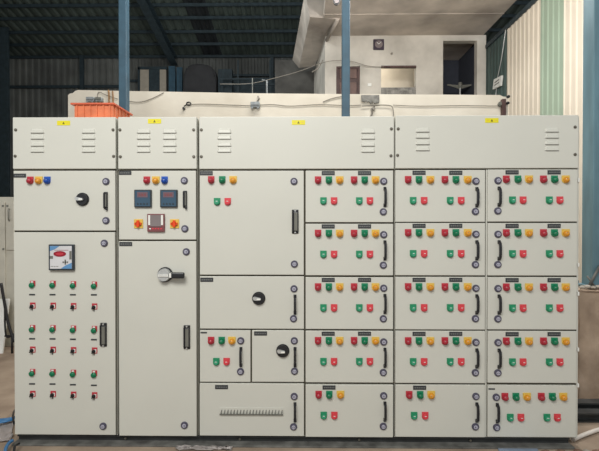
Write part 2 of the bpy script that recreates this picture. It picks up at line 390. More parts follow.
# blue steel columns
def hcol(name, pxa, pxb, Y, ztop, label, grp, m='steelblue', z0=0.0, depth=.10):
    a = W(pxa, 60, Y).x; b = W(pxb, 60, Y).x; cx = (a+b)/2
    t = thing(name, (cx, Y+depth/2, z0), label, 'column', grp)
    bm = B(); box(bm, a, b, Y, Y+depth, z0, ztop, 0, .006)
    obj('column_shaft', bm, [m], (cx, Y, z0), t)
    bm = B(); box(bm, a-.04, b+.04, Y-.04, Y+depth+.04, z0, z0+.015); 
    for sx in (a-.02, b+.02):
        for sy in (Y-.02, Y+depth+.02): cyl(bm, (sx, sy, z0+.025), .01, .03, 'z', 6)
    obj('base_plate', bm, [m], (cx, Y, z0), t)
    return t
g = 'blue steel shed columns'
hcol('steel_column', 118.5, 126.2, 2.15, ROOF(2.15)-.01, 'slim blue steel column rising behind the orange tray', g)
hcol('steel_column', 342.2, 350, 2.15, ROOF(2.15)-.01, 'slim blue steel column rising left of the wall clock', g)
hcol('steel_column', -12, 8, 15.0, ROOF(15)-.01, 'dark blue column at the far left against the rear wall', g, 'steeldark')
hcol('steel_column', 168.5, 175, 16.3, MZ(65, 16.3), 'short blue column beside the pale board, left of the close pair', g, depth=.12)
hcol('steel_column', 176.5, 182, 16.3, MZ(66, 16.3), 'short blue column touching the dark tarpaulin, right of the close pair', g, depth=.12)
# right column on concrete pedestal
PY = .78
zp = W(590, 290, PY).z
a = W(577, 330, PY).x; b = a+.52
bm = B()
box(bm, a, b, PY, PY+.5, 0, zp, 0, .02)
bmesh.ops.subdivide_edges(bm, edges=bm.edges[:], cuts=6, use_grid_fill=True)
for v in bm.verts:
    if v.co.z > .01: v.co += Vector((random.uniform(-.008, .008), random.uniform(-.012, .008), random.uniform(-.01, .006)))
tag(obj('concrete_pedestal', bm, ['concrete'], (a+.26, PY+.25, 0)), 'rough brown concrete pedestal under the right teal column', 'pedestal')
t = hcol('steel_column', 594, 626, PY+.1, ROOF(PY)-.01, 'wide teal column standing on the concrete pedestal at the right edge', g, 'steelblue2', zp+.006, .155)
bm = B(); p0, p1 = W(588, 288, PY+.05), W(600, 266, PY+.08)
tube(bm, [p0, p1], .012, 6); p0, p1 = W(587, 276, PY+.08), W(596, 288, PY+.04); tube(bm, [p0, p1], .009, 6)
obj('brace_rod', bm, ['basegrey'], p0, t)
for i, (px, s) in enumerate(((581, .022), (586, .03), (592, .024), (598, .03))):
    p = W(px, 288, PY+.06); bm = B(); bmesh.ops.create_icosphere(bm, subdivisions=2, radius=s)
    for v in bm.verts: v.co = Vector((p.x+v.co.x*1.2, PY+.05+v.co.y, zp+.004+s*.55+v.co.z*.6))+Vector([random.uniform(-.1, .1)*s for _ in range(3)])
    tag(obj('mortar_lump', bm, ['stone'], (p.x, PY+.05, zp+s)), ('leftmost mortar lump on the pedestal top', 'large mortar lump on the pedestal, second from the left', 'smaller mortar lump on the pedestal before the column foot', 'rightmost mortar lump on the pedestal, against the picture edge')[i], 'rubble', 'mortar lumps on the pedestal')
# black beams on the floor in front of the pedestal
for i, (yy, z0) in enumerate(((.36, 0), (.475, .03))):
    pa = 2.02
    bm = B(); h = .07
    box(bm, pa, pa+1.3, yy, yy+.09, z0, z0+.012); box(bm, pa, pa+1.3, yy, yy+.09, z0+h-.012, z0+h); box(bm, pa, pa+1.3, yy+.035, yy+.05, z0+.012, z0+h-.012)
    if i: 
        box(bm, pa+.02, pa+.08, yy+.0, yy+.09, 0, z0); box(bm, pa+1.2, pa+1.26, yy, yy+.09, 0, z0)
    tag(obj('steel_channel', bm, ['base'], (pa+.65, yy+.04, z0)), ('black steel channel on the floor in front of the concrete pedestal, the lower one', 'black steel channel on packers close against the concrete pedestal')[i], 'channel', 'black channels by the pedestal')

# rear wall furniture (d = 19 m)
RY = 16.6
def rr(name, px0, py0, px1, py1, Y, th, m, label, cat, extra=None, bot=None):
    a = W(px0, py0, Y); b = W(px1, py1, Y); bm = B()
    box(bm, a.x, b.x, Y, Y+th, (b.z if bot is None else bot), a.z, 0, .01)
    if extra: extra(bm, a, b, Y)
    return tag(obj(name, bm, m, ((a.x+b.x)/2, Y, a.z)), label, cat)
def pale(bm, a, b, Y):
    box(bm, a.x-.09, a.x, Y-.03, Y+.12, b.z, a.z+.09, 1); box(bm, a.x-.09, b.x+.05, Y-.03, Y+.12, a.z, a.z+.12, 1)
    for k in (1,): box(bm, a.x+(b.x-a.x)*k/1.3-.008, a.x+(b.x-a.x)*k/3+.008, Y-.006, Y, b.z, a.z, 1)
rr('pale_board', 140, 69.5, 166, 98, RY, .1, ['concrete2', 'steeldark'], 'pale upright board in a dark frame against the rear wall', 'board', pale, 0)
# tarpaulin bulk
bm = B(); X = [(182, 98), (183, 76), (186, 66), (194, 63), (205, 63.5), (213, 67), (216, 75), (216, 84), (213, 98)]
pts = [(W(x, y, 15.6).x, W(x, y, 15.6).z) for x, y in X]; pts[0] = (pts[0][0], 0); pts[-1] = (pts[-1][0], 0)
prism(bm, pts, 15.6, 16.2); bmesh.ops.bevel(bm, geom=bm.edges[:], offset=.08, segments=2, affect='EDGES')
tag(obj('covered_stack', bm, ['tarp'], (pts[4][0], 15.9, 0)), 'dark bulky stack under a tarpaulin right of the blue column pair', 'tarpaulin')
def rib(bm, a, b, Y):
    for k in range(1, 4): box(bm, a.x+(b.x-a.x)*k/4-.01, a.x+(b.x-a.x)*k/4+.01, Y-.02, Y, b.z, a.z)
rr('steel_cupboard', 218, 69, 232, 98, 15.8, .32, ['steeldark'], 'dark blue steel cupboard right of the tarpaulin stack', 'cupboard', rib, 0)
bm = B()
for px in (222, 238, 270): a = W(px, 80, 15.5); box(bm, a.x-.03, a.x+.03, 15.5, 15.56, 0, W(px, 60 if px > 222 else 78, 15.5).z)
for py in (79, 84.5): a = W(220, py, 15.45); b = W(275, py, 15.45); box(bm, a.x, b.x, 15.44, 15.5, a.z-.03, a.z+.03)
tag(obj('pipe_railing', bm, ['steeldark'], (W(250, 84, 15.5).x, 15.5, 0)), 'dark blue railing of posts and rails before the rear wall', 'railing')
a = W(233, 78, 16.2); b = W(276, 78, 16.2); bm = B(); box(bm, a.x, b.x, 16.2, 16.3, 0, a.z)
for k in range(1, 6): xk = a.x+(b.x-a.x)*k/6; box(bm, xk-.015, xk+.015, 16.18, 16.2, 0, a.z)
tag(obj('blue_hoarding', bm, ['steeldark'], ((a.x+b.x)/2, 16.25, 0)), 'dark blue sheet hoarding low behind the railing', 'hoarding')
# girts on the rear wall
def girt(px0, py0, px1, py1, Y, label, r=.05):
    a = W(px0, py0, Y); b = W(px1, py1, Y); bm = B()
    box(bm, min(a.x, b.x)-r, max(a.x, b.x)+r, Y, Y+.08, min(a.z, b.z)-r, max(a.z, b.z)+r)
    tag(obj('wall_girt', bm, ['steeldark'], (a+b)/2), label, 'wall rail', 'steel rails on the rear wall')
girt(8, 86.5, 118, 86.5, 16.95, 'dark horizontal steel rail low on the left of the rear wall')
girt(81.5, 57, 81.5, 100, 16.85, 'dark vertical steel post on the left of the rear wall', .09)
girt(131, 80.5, 139, 80.5, 16.95, 'short dark rail joining the pale board frame')
girt(234, 75, 275, 75, 16.95, 'dark horizontal steel rail above the railing at the rear wall')
girt(272, 58, 272, 100, 16.85, 'dark vertical steel post where the rear wall meets the stained wall', .07)
# white bent pole
bm = B(); Y = 6; tube(bm, [W(266.5, 120, Y), W(266.5, 80.5, Y), W(262, 80, Y)], .022, 8)
a = W(266.5, 120, Y); tube(bm, [(a.x, Y, 0), a], .022, 8)
tag(obj('bent_pole', bm, ['boxgrey'], (a.x, Y, 0)), 'thin white pole with a bent top above the low wall', 'pole')
bm = B(); Y = 6.2; a = W(252.5, 120, Y); tube(bm, [(a.x, Y, 0), W(252.5, 78, Y)], .012, 8)
tag(obj('thin_rod', bm, ['hgrey'], (a.x, Y, 0)), 'thin grey rod standing left of the bent white pole', 'rod')
# wires
def wire(name, P, Y, r, m, label, k=6):
    pts = smooth([W(x, y, (Y if not isinstance(Y, tuple) else Y[0]+(Y[1]-Y[0])*i/(len(P)-1))) for i, (x, y) in enumerate(P)], k)
    bm = B(); tube(bm, pts, r, 6); return tag(obj(name, bm, [m], pts[0]), label, 'cable')
wire('overhead_cable', [(220, 84), (250, 83.5), (275, 78), (300, 71), (320, 63.5), (335, 60.5), (352, 61.5), (368, 66), (384, 67)], (8.6, 9.0), .009, 'wire', 'long dark cable sagging from the rear shed to the window opening')
wy = WY-.012
wire('wall_cable', [(188, 104.5), (205, 104), (232, 105), (250, 105.5), (272, 104.5), (290, 106), (320, 104.5), (345, 105.5), (361, 105)], wy, .005, 'wire', 'thin cable along the low wall from the round socket to the middle column')
wire('wall_cable', [(362, 106), (378, 105), (390, 105.5), (393, 109), (393.5, 118)], wy-.01, .006, 'wire', 'thin cable looping down the low wall right of the grey patch')
wire('wall_cable', [(393, 105), (420, 106), (460, 105.5), (500, 106)], wy, .0045, 'wire', 'thin cable along the low wall to the dark gate post')
wire('wall_cable', [(127, 101), (140, 102), (152, 98.5), (164, 92.5)], wy, .005, 'wire', 'thin sagging cable on the low wall right of the orange tray')
wire('wall_cable', [(97, 101), (98, 93), (101, 92.5), (106, 95), (118, 99)], wy, .0045, 'wire', 'thin looped cable above the grey boxes behind the orange tray')
wire('wall_cable', [(108.5, 90), (109, 97), (109, 108)], wy, .012, 'wirewarm', 'brown vertical cable on the low wall left of the first column')
wire('wall_cable', [(112.5, 91), (113, 97), (113, 108)], wy, .010, 'wirewarm', 'brown vertical cable on the low wall touching the first column')
wire('wall_cable', [(323, 102), (330, 99), (338, 97), (345, 96)], wy, .006, 'wire', 'short stray wire on the low wall left of the middle column')
wire('hanging_wire', [(312, 72), (318, 68), (323, 60)], 8.9, .016, 'wire', 'stray wire end at the corner of the upper room')
# junction boxes
def jbox(px, py, wpx, hpx, label, lidm='boxgrey'):
    c = W(px, py, WY); s = 6/F; t = thing('junction_box', (c.x, WY, c.z), label, 'junction box', 'junction boxes on the low wall')
    hw, hh = wpx*s/2, hpx*s/2
    bm = B(); box(bm, c.x-hw, c.x+hw, WY-.06, WY, c.z-hh, c.z+hh, 0, .006); obj('box_body', bm, ['boxgrey'], c, t)
    bm = B(); box(bm, c.x-hw*.9, c.x+hw*.9, WY-.075, WY-.06, c.z-hh*.3, c.z+hh*.9, 0, .004); box(bm, c.x-hw*.85, c.x-hw*.45, WY-.068, WY-.05, c.z-hh*1.5, c.z-hh, 0); box(bm, c.x+hw*.45, c.x+hw*.85, WY-.068, WY-.05, c.z-hh*1.5, c.z-hh, 0); obj('box_lid', bm, [lidm], c, t)
    return t
jbox(255.5, 105.5, 9, 5.5, 'grey box with cable stubs on the low wall below the bent pole')
jbox(92, 100.3, 8, 4.5, 'pale grey box above the left of the orange tray')
jbox(100.5, 100.3, 6.5, 4, 'darker box above the orange tray, right of the pale one', 'hgrey')
bm = B(); tube(bm, [W(257, 102, wy), W(259, 99, wy), W(258, 96, wy)], .012, 6)
tag(obj('cable_stub', bm, ['wire'], W(257, 102, wy)), 'short cable stub rising from the box below the bent pole', 'cable')
c = W(189, 104, WY); bm = B()
pts = [c+Vector((.03*math.cos(a/12*2*PI), -.015, .022*math.sin(a/12*2*PI))) for a in range(13)]
tube(bm, pts, .008, 6); c2 = W(184.3, 109, WY); cyl(bm, (c2.x, WY-.02, c2.z), .018, .04, 'y', 12); tube(bm, [pts[0]-Vector((.05, 0, 0)), (c2.x, WY-.02, c2.z+.03)], .006, 6)
tag(obj('wire_ring', bm, ['wireblk'], c), 'dark wire ring with a round knob on the low wall', 'wire')
# cement patch with wires
bm = B(); X = [(361, 95.5), (379, 95.5), (379, 102.5), (375, 104), (372, 102), (370.5, 104.5), (368.5, 101.5), (367, 103), (366, 100.5), (364.5, 102.5), (361.5, 101.5)]
pts = [(W(x, y, WY).x, W(x, y, WY).z) for x, y in X]; prism(bm, pts, WY-.025, WY)
tag(obj('cement_patch', bm, ['cement'], (pts[0][0], WY-.01, pts[0][1])), 'ragged grey cement patch at the top of the low wall', 'cement patch')
bm = B(); tube(bm, smooth([W(373, 103, wy), W(374, 107, wy), W(371.5, 109, wy), W(372, 113, wy), W(370, 118, wy)], 4), .013, 6); c = W(373.5, 109.5, WY); cyl(bm, (c.x, WY-.03, c.z), .02, .03, 'y', 10)
tag(obj('wire_bundle', bm, ['wire'], W(373, 103, wy)), 'knotted wires hanging below the grey cement patch', 'wire')
# gate post at the right end of the low wall
a = W(503.8, 98, WY-.1); b = W(507.5, 98, WY-.1); bm = B(); box(bm, a.x, b.x, WY-.06, WY-.002, 0, a.z); 
tp = obj('gate_post', bm, ['brown'], (a.x, WY-.04, 0)); tag(tp, 'narrow rusty brown post at the right end of the low wall', 'post')
for (px, py) in ((508.5, 96.5), (508, 103)):
    c = W(px, py, WY-.06); bm = B(); cyl(bm, (c.x, WY-.05, c.z), .02, .03, 'y', 10); cyl(bm, (c.x, WY-.07, c.z), .01, .03, 'y', 8); obj('hinge_pin', bm, ['wireblk'], c, tp)
c = W(499.8, 104.5, WY); bm = B(); cyl(bm, (c.x, WY-.015, c.z), .034, .03, 'y', 20); cyl(bm, (c.x, WY-.035, c.z), .02, .02, 'y', 16)
tag(obj('round_socket', bm, ['hgrey'], c), 'round grey socket on the low wall beside the rusty post', 'socket')

# orange tray on the cabinets
YT = .12; zc = W(150, 117, 0).z
fx0, fx1 = W(74.5, 104, YT).x, W(113, 104, YT).x; zt_ = W(90, 104.3, YT).z; dp = .30
t = thing('orange_tray', ((fx0+fx1)/2, YT+dp/2, zc), 'orange plastic tray with a flared rim standing on top of the left cabinet', 'tray')
bm = B(); th = .008
box(bm, fx0, fx1, YT, YT+th, zc+.001, zt_); box(bm, fx0, fx1, YT+dp-th, YT+dp, zc+.001, zt_)
box(bm, fx0, fx0+th, YT+th, YT+dp-th, zc+.001, zt_); box(bm, fx1-th, fx1, YT+th, YT+dp-th, zc+.001, zt_); box(bm, fx0, fx1, YT, YT+dp, zc+.001, zc+.008)
for k in range(6): xk = fx0+.02+(fx1-fx0-.04)*k/5; box(bm, xk-.004, xk+.004, YT-.006, YT, zc+.001, zt_)
for k in range(5): yk = YT+.03+(dp-.06)*k/4; box(bm, fx1, fx1+.006, yk-.004, yk+.004, zc+.001, zt_)
obj('tray_body', bm, ['tray'], (fx0, YT, zc), t)
bm = B(); r = .022
for (xa, xb, ya, yb) in ((fx0-r, fx1+r*.6, YT-r*.6, YT+th), (fx0-r, fx1+r*.6, YT+dp-th, YT+dp+r), (fx0-r, fx0+th, YT+th, YT+dp-th), (fx1-th, fx1+r*.6, YT+th, YT+dp-th)):
    box(bm, xa, xb, ya, yb, zt_-.004, zt_+.008)
obj('tray_rim', bm, ['trayd'], (fx0, YT, zt_), t)

# rear cabinet at the far left
CYR = 2.3; xr_ = W(16, 300, CYR).x; zt2 = W(5, 197, CYR).z
t = thing('rear_cabinet', (xr_-.6, CYR+.25, 0), 'cream cabinet on the floor behind the left end of the lineup', 'cabinet')
bm = B(); box(bm, xr_-1.2, xr_, CYR, CYR+.5, 0, zt2, 0, .008); obj('cabinet_body', bm, ['cream2'], (xr_-.6, CYR, 0), t)
sx = W(6, 220, CYR).x
bm = B(); box(bm, sx+.008, xr_-.01, CYR-.018, CYR, W(5, 250, CYR).z, zt2-.06, 0, .004); obj('door', bm, ['cream2'], (sx, CYR, zt2), t)
bm = B(); box(bm, xr_-1.19, sx-.004, CYR-.018, CYR, .1, zt2-.06, 0, .004); obj('door', bm, ['cream2'], (sx, CYR, zt2), t)
bm = B(); hx = W(9, 210, CYR-.02).x; ha, hb = W(9, 209, CYR-.02).z, W(9, 220, CYR-.02).z
tube(bm, smooth([(hx, CYR-.018, ha), (hx+.02, CYR-.06, ha-.01), (hx+.02, CYR-.06, hb+.01), (hx, CYR-.018, hb)], 4), .008, 6)
obj('door_handle', bm, ['hgrey'], (hx, CYR, ha), t)
bm = B()
for px, py in ((4, 206), (8.5, 206), (4.5, 249)): c = W(px, py, CYR); box(bm, c.x-.012, c.x+.012, CYR-.022, CYR-.017, c.z-.012, c.z+.012)
obj('latch', bm, ['hgrey'], c, t)
# leaning white door plate and black cords
bm = B()
a = G(3.6, 353); ay = a.y
hexa(bm, [(a.x-.7, ay-.02, 0), (a.x, ay-.02, 0), (a.x, ay+.10, W(3, 299, ay+.10).z), (a.x-.7, ay+.10, W(3, 299, ay+.10).z)], [(a.x-.7, ay, 0), (a.x, ay, 0), (a.x, ay+.12, W(3, 299, ay+.10).z), (a.x-.7, ay+.12, W(3, 299, ay+.10).z)])
tag(obj('metal_plate', bm, ['white'], (a.x-.35, ay, 0)), 'white metal plate leaning at the left edge before the rear cabinet', 'plate')
bm = B(); tube(bm, smooth([W(1, 283, 2.03), W(4, 300, 2.03), (W(8, 322, 2.03)), W(12, 335, 2.03), W(15, 342, 2.03)], 5), .016, 8); tube(bm, smooth([W(5, 302, 2.03), W(5, 325, 2.03), W(7, 337, 2.03), W(14, 334, 2.03)], 5), .010, 8); tube(bm, [W(5, 336, 2.03), W(15, 336, 2.03)], .012, 8)
tube(bm, [W(12, 335, 2.03), (W(12, 335, 2.03).x, 2.03, 0.0)], .012, 8)
tag(obj('cable_stand', bm, ['wireblk'], W(12, 335, 1.8)), 'black bent rod frame between the cream cabinet and the lineup', 'stand')

# ------------------------------------------------------------------ the switchgear line-up
TH = .020   # door thickness: front face at Y = 0
GAP = .0
cache = {}
def part(kind, build, mats, wloc, parent, label=None):
    if kind not in cache:
        bm = B(); build(bm); cache[kind] = mesh(kind.split('/')[0], bm, mats)
    o = link(kind.split('/')[0], cache[kind], wloc, parent)
    if label: o['label'] = label
    return o
def shield(w, h, n=10):
    pts = [(-w/2, h/2), (w/2, h/2), (w/2, -h/2+w*.42)]
    for i in range(1, n): a = i/n*PI; pts.append((w/2*math.cos(a), -h/2+w*.42-w*.42*math.sin(a)))
    pts.append((-w/2, -h/2+w*.42)); return pts
def f_pilot(cp, sq=False):
    def f(bm):
        prism(bm, shield(6.4*PX, 7.6*PX) if not sq else shield(7.6*PX, 7.8*PX), -.006, 0, 0)
        cyl(bm, (0, -.012, -.6*PX), 2.9*PX, .014, 'y', 20, 1)
        dome(bm, (0, -.019, -.6*PX), 2.5*PX, .012, 1, 16, 4)
        box(bm, -1.2*PX, -.2*PX, -.0305, -.028, .1*PX, .6*PX, 2)  # small grey patch on the dome painted as its glint
    return f
def f_button(bm):
    prism(bm, shield(6.4*PX, 7.6*PX), -.006, 0, 0)
    cyl(bm, (0, -.011, -.3*PX), 2.6*PX, .012, 'y', 20, 0)
    cyl(bm, (0, -.017, -.3*PX), 2.0*PX, .006, 'y', 20, 1, 1.8*PX)
    box(bm, -.9*PX, .9*PX, -.0212, -.02, .2*PX, .7*PX, 2)
def pilot(c, px, py, door):
    mm = {'red': ('redp', 'red'), 'green': ('greenp', 'green'), 'yellow': ('yelp', 'yel'), 'blue': ('bluep', 'blue')}[c]
    part('pilot_light/'+c, f_pilot(c, c == 'yellow'), [mm[0], mm[1], 'engrave_glint'], W(px, py, 0), door, c+' pilot light with a domed lens')
def button(c, px, py, door):
    mm = {'red': ('redbp', 'redb'), 'green': ('greenbp', 'greenb')}[c]
    part('push_button/'+c, f_button, [mm[0], mm[1], 'white'], W(px, py, 0), door, c+' push button')
def f_lock(bm):
    cyl(bm, (0, -.003, 0), 3.6*PX, .006, 'y', 28, 0); cyl(bm, (0, -.008, 0), 3.2*PX, .006, 'y', 28, 0, 2.9*PX)
    cyl(bm, (0, -.012, 0), 1.9*PX, .004, 'y', 24, 1); cyl(bm, (0, -.0145, 0), 1.1*PX, .002, 'y', 18, 0)
    box(bm, -.35*PX, .35*PX, -.0175, -.015, -1.5*PX, 1.5*PX, 1)
def lock(px, py, door): part('door_lock/a', f_lock, ['lockring', 'lockcore'], W(px, py, 0), door, 'round dark grey quarter-turn lock')
def f_handle(bm):
    h = 9.2*PX; w = 1.15*PX
    P = [(-.001, h), (-.014, h*.97), (-.027, h*.8), (-.031, h*.4), (-.031, -h*.4), (-.027, -h*.8), (-.014, -h*.97), (-.001, -h)]
    Q = [(-.001, h*.8), (-.012, h*.78), (-.019, h*.66), (-.021, h*.35), (-.021, -h*.35), (-.019, -h*.66), (-.012, -h*.78), (-.001, -h*.8)]
    a = [[bm.verts.new((s*w, y, z)) for y, z in P] for s in (-1, 1)]; b = [[bm.verts.new((s*w, y, z)) for y, z in Q] for s in (-1, 1)]
    for i in range(7):
        bm.faces.new((a[0][i], a[1][i], a[1][i+1], a[0][i+1])); bm.faces.new((b[0][i], b[1][i], b[1][i+1], b[0][i+1]))
        for s in (0, 1): bm.faces.new((a[s][i], b[s][i], b[s][i+1], a[s][i+1]))
    for i in (0, 7): bm.faces.new((a[0][i], a[1][i], b[1][i], b[0][i]))
    for z in (h*.9, -h*.9): box(bm, -w*1.25, w*1.25, -.008, 0, z-.012, z+.012, 0, .002)
def handle(px, py, door): part('door_handle/bow', f_handle, ['black'], W(px, py, 0), door, 'black plastic bow handle')
def f_bighandle(bm):
    h = 12*PX; w = 3.3*PX
    box(bm, -w, w, -.006, 0, -h, h, 0, .004)
    box(bm, -w*.55, w*.95, -.020, -.004, -h*.82, h*.8, 1, .006)
    box(bm, -w*.9, -w*.5, -.022, -.004, -h*.85, h*.85, 0, .003)
    for z in (-1, 1): cyl(bm, (0, -.009, z*h*.9), .006, .006, 'y', 12, 2)
def bighandle(px, py, door): part('door_handle/flush', f_bighandle, ['black', 'hgrey', 'silver'], W(px, py, 0), door, 'black flush handle with a grey grip')
def f_midhandle(bm):
    h = 8.6*PX; w = 2.1*PX
    box(bm, -w, w, -.006, 0, -h, h, 0, .003); box(bm, -w*.1, w*.9, -.02, -.004, -h*.8, h*.8, 1, .004); box(bm, -w*.9, -w*.2, -.018, -.004, -h*.9, h*.9, 0, .003)
    box(bm, w*.1, w*1.0, -.018, 0, -h*1.15, -h*.85, 0, .003)
def midhandle(px, py, door): part('door_handle/mid', f_midhandle, ['black', 'hgrey'], W(px, py, 0), door, 'short black handle with a grey grip')
def f_plate(wp, hp):
    def f(bm):
        w, h = wp*PX, hp*PX
        box(bm, -w/2, w/2, -.003, 0, -h/2, h/2, 0, .0008, 1)
        if hp > 2:
            x = -w*.4
            while x < w*.36:
                l = random.uniform(.006, .012); box(bm, x, min(x+l, w*.42), -.0035, -.003, -h*.14, h*.14, 1); x += l+.004
    return f
def plate(px, py, door, wp=13, hp=4.2):
    part('nameplate/%g_%g' % (wp, hp), f_plate(wp, hp), ['plate', 'engrave_glint'], W(px, py, 0), door, 'small black nameplate')
def f_rotary(bm):
    cyl(bm, (0, -.004, 0), 6.6*PX, .008, 'y', 36, 0); cyl(bm, (0, -.014, 0), 6.0*PX, .014, 'y', 36, 0, 5.4*PX)
    pts = [(-5.6*PX, 1.0*PX), (-4.4*PX, 2.2*PX), (.4*PX, 1.2*PX), (2.2*PX, .6*PX), (2.2*PX, -1.2*PX), (-.4*PX, -1.6*PX), (-4.6*PX, -1.2*PX)]
    prism(bm, pts, -.038, -.02, 1)
    prism(bm, [(-1.5*PX, .5*PX), (2.4*PX, .5*PX), (2.4*PX, -.8*PX), (-1.5*PX, -.8*PX)], -.041, -.037, 2)
def rotary(px, py, door): part('rotary_switch/a', f_rotary, ['black', 'silver', 'white'], W(px, py, 0), door, 'round black rotary switch with a silver lever')
def f_isol(bm):
    cyl(bm, (0, -.006, 0), 7.6*PX, .012, 'y', 36, 0); cyl(bm, (-.3*PX, -.025, 0), 6.6*PX, .03, 'y', 36, 1, 6.0*PX)
    box(bm, -5.6*PX, 5*PX, -.046, -.04, -1.6*PX, 1.0*PX, 2, .001); box(bm, -4.8*PX, 4*PX, -.0475, -.046, -.7*PX, -.1*PX, 1)
    box(bm, 5.5*PX, 8.5*PX, -.052, -.03, -2.6*PX, 2.6*PX, 2, .003)
    box(bm, 8.0*PX, 21*PX, -.058, -.030, -3.1*PX, 2.9*PX, 0, .009)
def f_sq(bm):
    box(bm, -4.6*PX, 4.6*PX, -.006, 0, -4.6*PX, 4.6*PX, 0, .003)
    for a in (0, PI/2):
        m = [(-3.4*PX, -1.1*PX), (3.4*PX, -1.1*PX), (3.4*PX, 1.1*PX), (-3.4*PX, 1.1*PX)]
        prism(bm, [(x*math.cos(a)-z*math.sin(a), x*math.sin(a)+z*math.cos(a)) for x, z in m], -.02-a*.001, -.006, 1)
    cyl(bm, (0, -.013, 0), 2.4*PX, .014, 'y', 20, 1)
def oswitch(px, py, door): part('selector_switch/orange', f_sq, ['yelp', 'orange'], W(px, py, 0), door, 'orange knob on a square yellow plate')
def f_smallgreen(bm):
    box(bm, -2.4*PX+.003, 2.8*PX+.003, -.004, 0, -1.8*PX, 3.7*PX, 0, .001); box(bm, -1.1*PX, 1.3*PX, -.0046, -.004, 1.8*PX, 3.2*PX, 2)
    cyl(bm, (0, -.008, -.9*PX), 2.7*PX, .008, 'y', 20, 1); dome(bm, (0, -.012, -.9*PX), 2.4*PX, .006, 1, 16, 3)
def f_smallsel(bm):
    box(bm, -2.6*PX+.004, 2.8*PX+.004, -.004, 0, -2.4*PX, 3.6*PX, 0, .001); box(bm, -.2*PX, 2.6*PX, -.0046, -.004, -1.6*PX, 1.8*PX, 2)
    cyl(bm, (0, -.007, -.3*PX), 1.9*PX, .008, 'y', 20, 1)
    m = [(-1.9*PX, -1.6*PX), (-.9*PX, -2.3*PX), (1.7*PX, 1.0*PX), (.7*PX, 1.8*PX)]
    prism(bm, m, -.018, -.010, 1); box(bm, -.1*PX, .5*PX, -.006, -.002, -4.4*PX, -2.4*PX, 1)

DOORS = {}
def door(sec, x0, y0, x1, y1, root):
    a, b, c, d = rect(x0, y0, x1, y1)
    bm = B(); box(bm, a, b, 0, TH, c, d, 0, .003, 2)
    return obj('door', bm, ['paint'], ((a+b)/2, 0, (c+d)/2), root)
ZB = W(300, 437.6, 0).z      # underside of the bodies
ZT = W(300, 116, 0).z
def section(x0, x1, label, px_y_top, extra_r=0.0, bot=437.5):
    a, b, c, d = rect(x0, px_y_top, x1, bot)
    root = thing('control_cabinet', ((a+b)/2, .25, ZB), label, 'cabinet', 'control cabinets of the switchgear lineup')
    bm = B(); box(bm, a, b+extra_r, TH, .52, ZB, d-.004, 0, .002)
    bm.faces.ensure_lookup_table()
    bo = obj('cabinet_body', bm, ['paint'], ((a+b)/2, TH, ZB), root)
    return root, (a, b, c, d)
def frame(root, x0, y0, x1, y1, m='gapshade'):
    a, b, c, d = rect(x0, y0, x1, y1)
    bm = B(); box(bm, a, b, TH-.004, TH, c, d); o = obj('door_gap_shade', bm, [m], ((a+b)/2, TH, (c+d)/2), root); return o  # dark backing plate painting the shade seen between the doors
def cover(root, x0, y0, x1, y1, louv, screws, tagp, ly=(131, 137, 144, 150)):
    a, b, c, d = rect(x0, y0, x1, y1)
    bm = B(); box(bm, a, b, -.004, TH-.004, c, d, 0, .005, 3)
    for lx in louv:
        for y in ly:
            p = W(lx, y, 0); w = 7.2*PX; h = 2.1*PX
            y0_ = -.004
            v = [bm.verts.new(q) for q in ((p.x-w*.8, y0_, p.z+h), (p.x+w*.8, y0_, p.z+h), (p.x+w, y0_, p.z-h), (p.x-w, y0_, p.z-h), (p.x-w*.86, y0_-.009, p.z-h), (p.x+w*.86, y0_-.009, p.z-h), (p.x+w*.75, y0_-.007, p.z+h*.2), (p.x-w*.75, y0_-.007, p.z+h*.2))]
            for q in ((0, 1, 6, 7), (7, 6, 5, 4), (1, 2, 5, 6), (0, 7, 4, 3)): bm.faces.new([v[k] for k in q])
            f = bm.faces.new([v[k] for k in (3, 4, 5, 2)]); f.material_index = 1  # hood underside coloured grey as shade in the louvre slit
    cv = obj('top_cover', bm, ['paint', 'hgrey'], ((a+b)/2, 0, (c+d)/2), root)
    for sx, sy in screws:
        def fs(bm): cyl(bm, (0, -.002, 0), 1.5*PX, .004, 'y', 16); dome(bm, (0, -.004, 0), 1.1*PX, .004, 0, 12, 3); box(bm, -.006, .006, -.0088, -.006, -.001, .001)
        p = W(sx, sy, 0); part('cover_screw/a', fs, ['screw'], (p.x, -.004, p.z), cv)
    def ft(bm):
        box(bm, -6.6*PX, 6.6*PX, -.002, 0, -2.3*PX, 2.3*PX, 0, .0006, 1); prism(bm, [(-1.3*PX, -1.2*PX), (1.3*PX, -1.2*PX), (0, 1.4*PX)], -.0026, -.002, 1)
        for s in (-1, 1): box(bm, s*3.9*PX-1.4*PX, s*3.9*PX+1.4*PX, -.0024, -.002, -.4*PX, .2*PX, 2)
    p = W(tagp[0], tagp[1], 0); part('warning_tag/a', ft, ['tag', 'tagmark', 'yelp'], (p.x, -.004, p.z), cv, 'yellow warning tag')

# ---- section one (far left)
r1, e = section(13, 116, 'far left cream cabinet with four columns of green buttons and black switches', 117)
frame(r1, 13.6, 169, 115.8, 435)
cover(r1, 13, 117.3, 115.8, 169, (38, 89), ((16.2, 130), (113.4, 130), (15.7, 156.2), (114, 156.4)), (64, 123.2))
dA = door(1, 13.6, 170.7, 115.2, 230.6, r1)
plate(20, 175.6, dA, 12.5, 4)
pilot('red', 30.6, 180.4, dA); pilot('yellow', 39, 180.4, dA); pilot('blue', 47.6, 180.4, dA)
lock(106.2, 181.5, dA); midhandle(106, 200.5, dA); rotary(82.8, 199.3, dA); lock(106.2, 220.6, dA)
dB = door(1, 14.2, 232.2, 115.2, 434.8, r1)
lock(104.5, 243.2, dB); bighandle(103.8, 334.6, dB); lock(103.3, 426, dB)
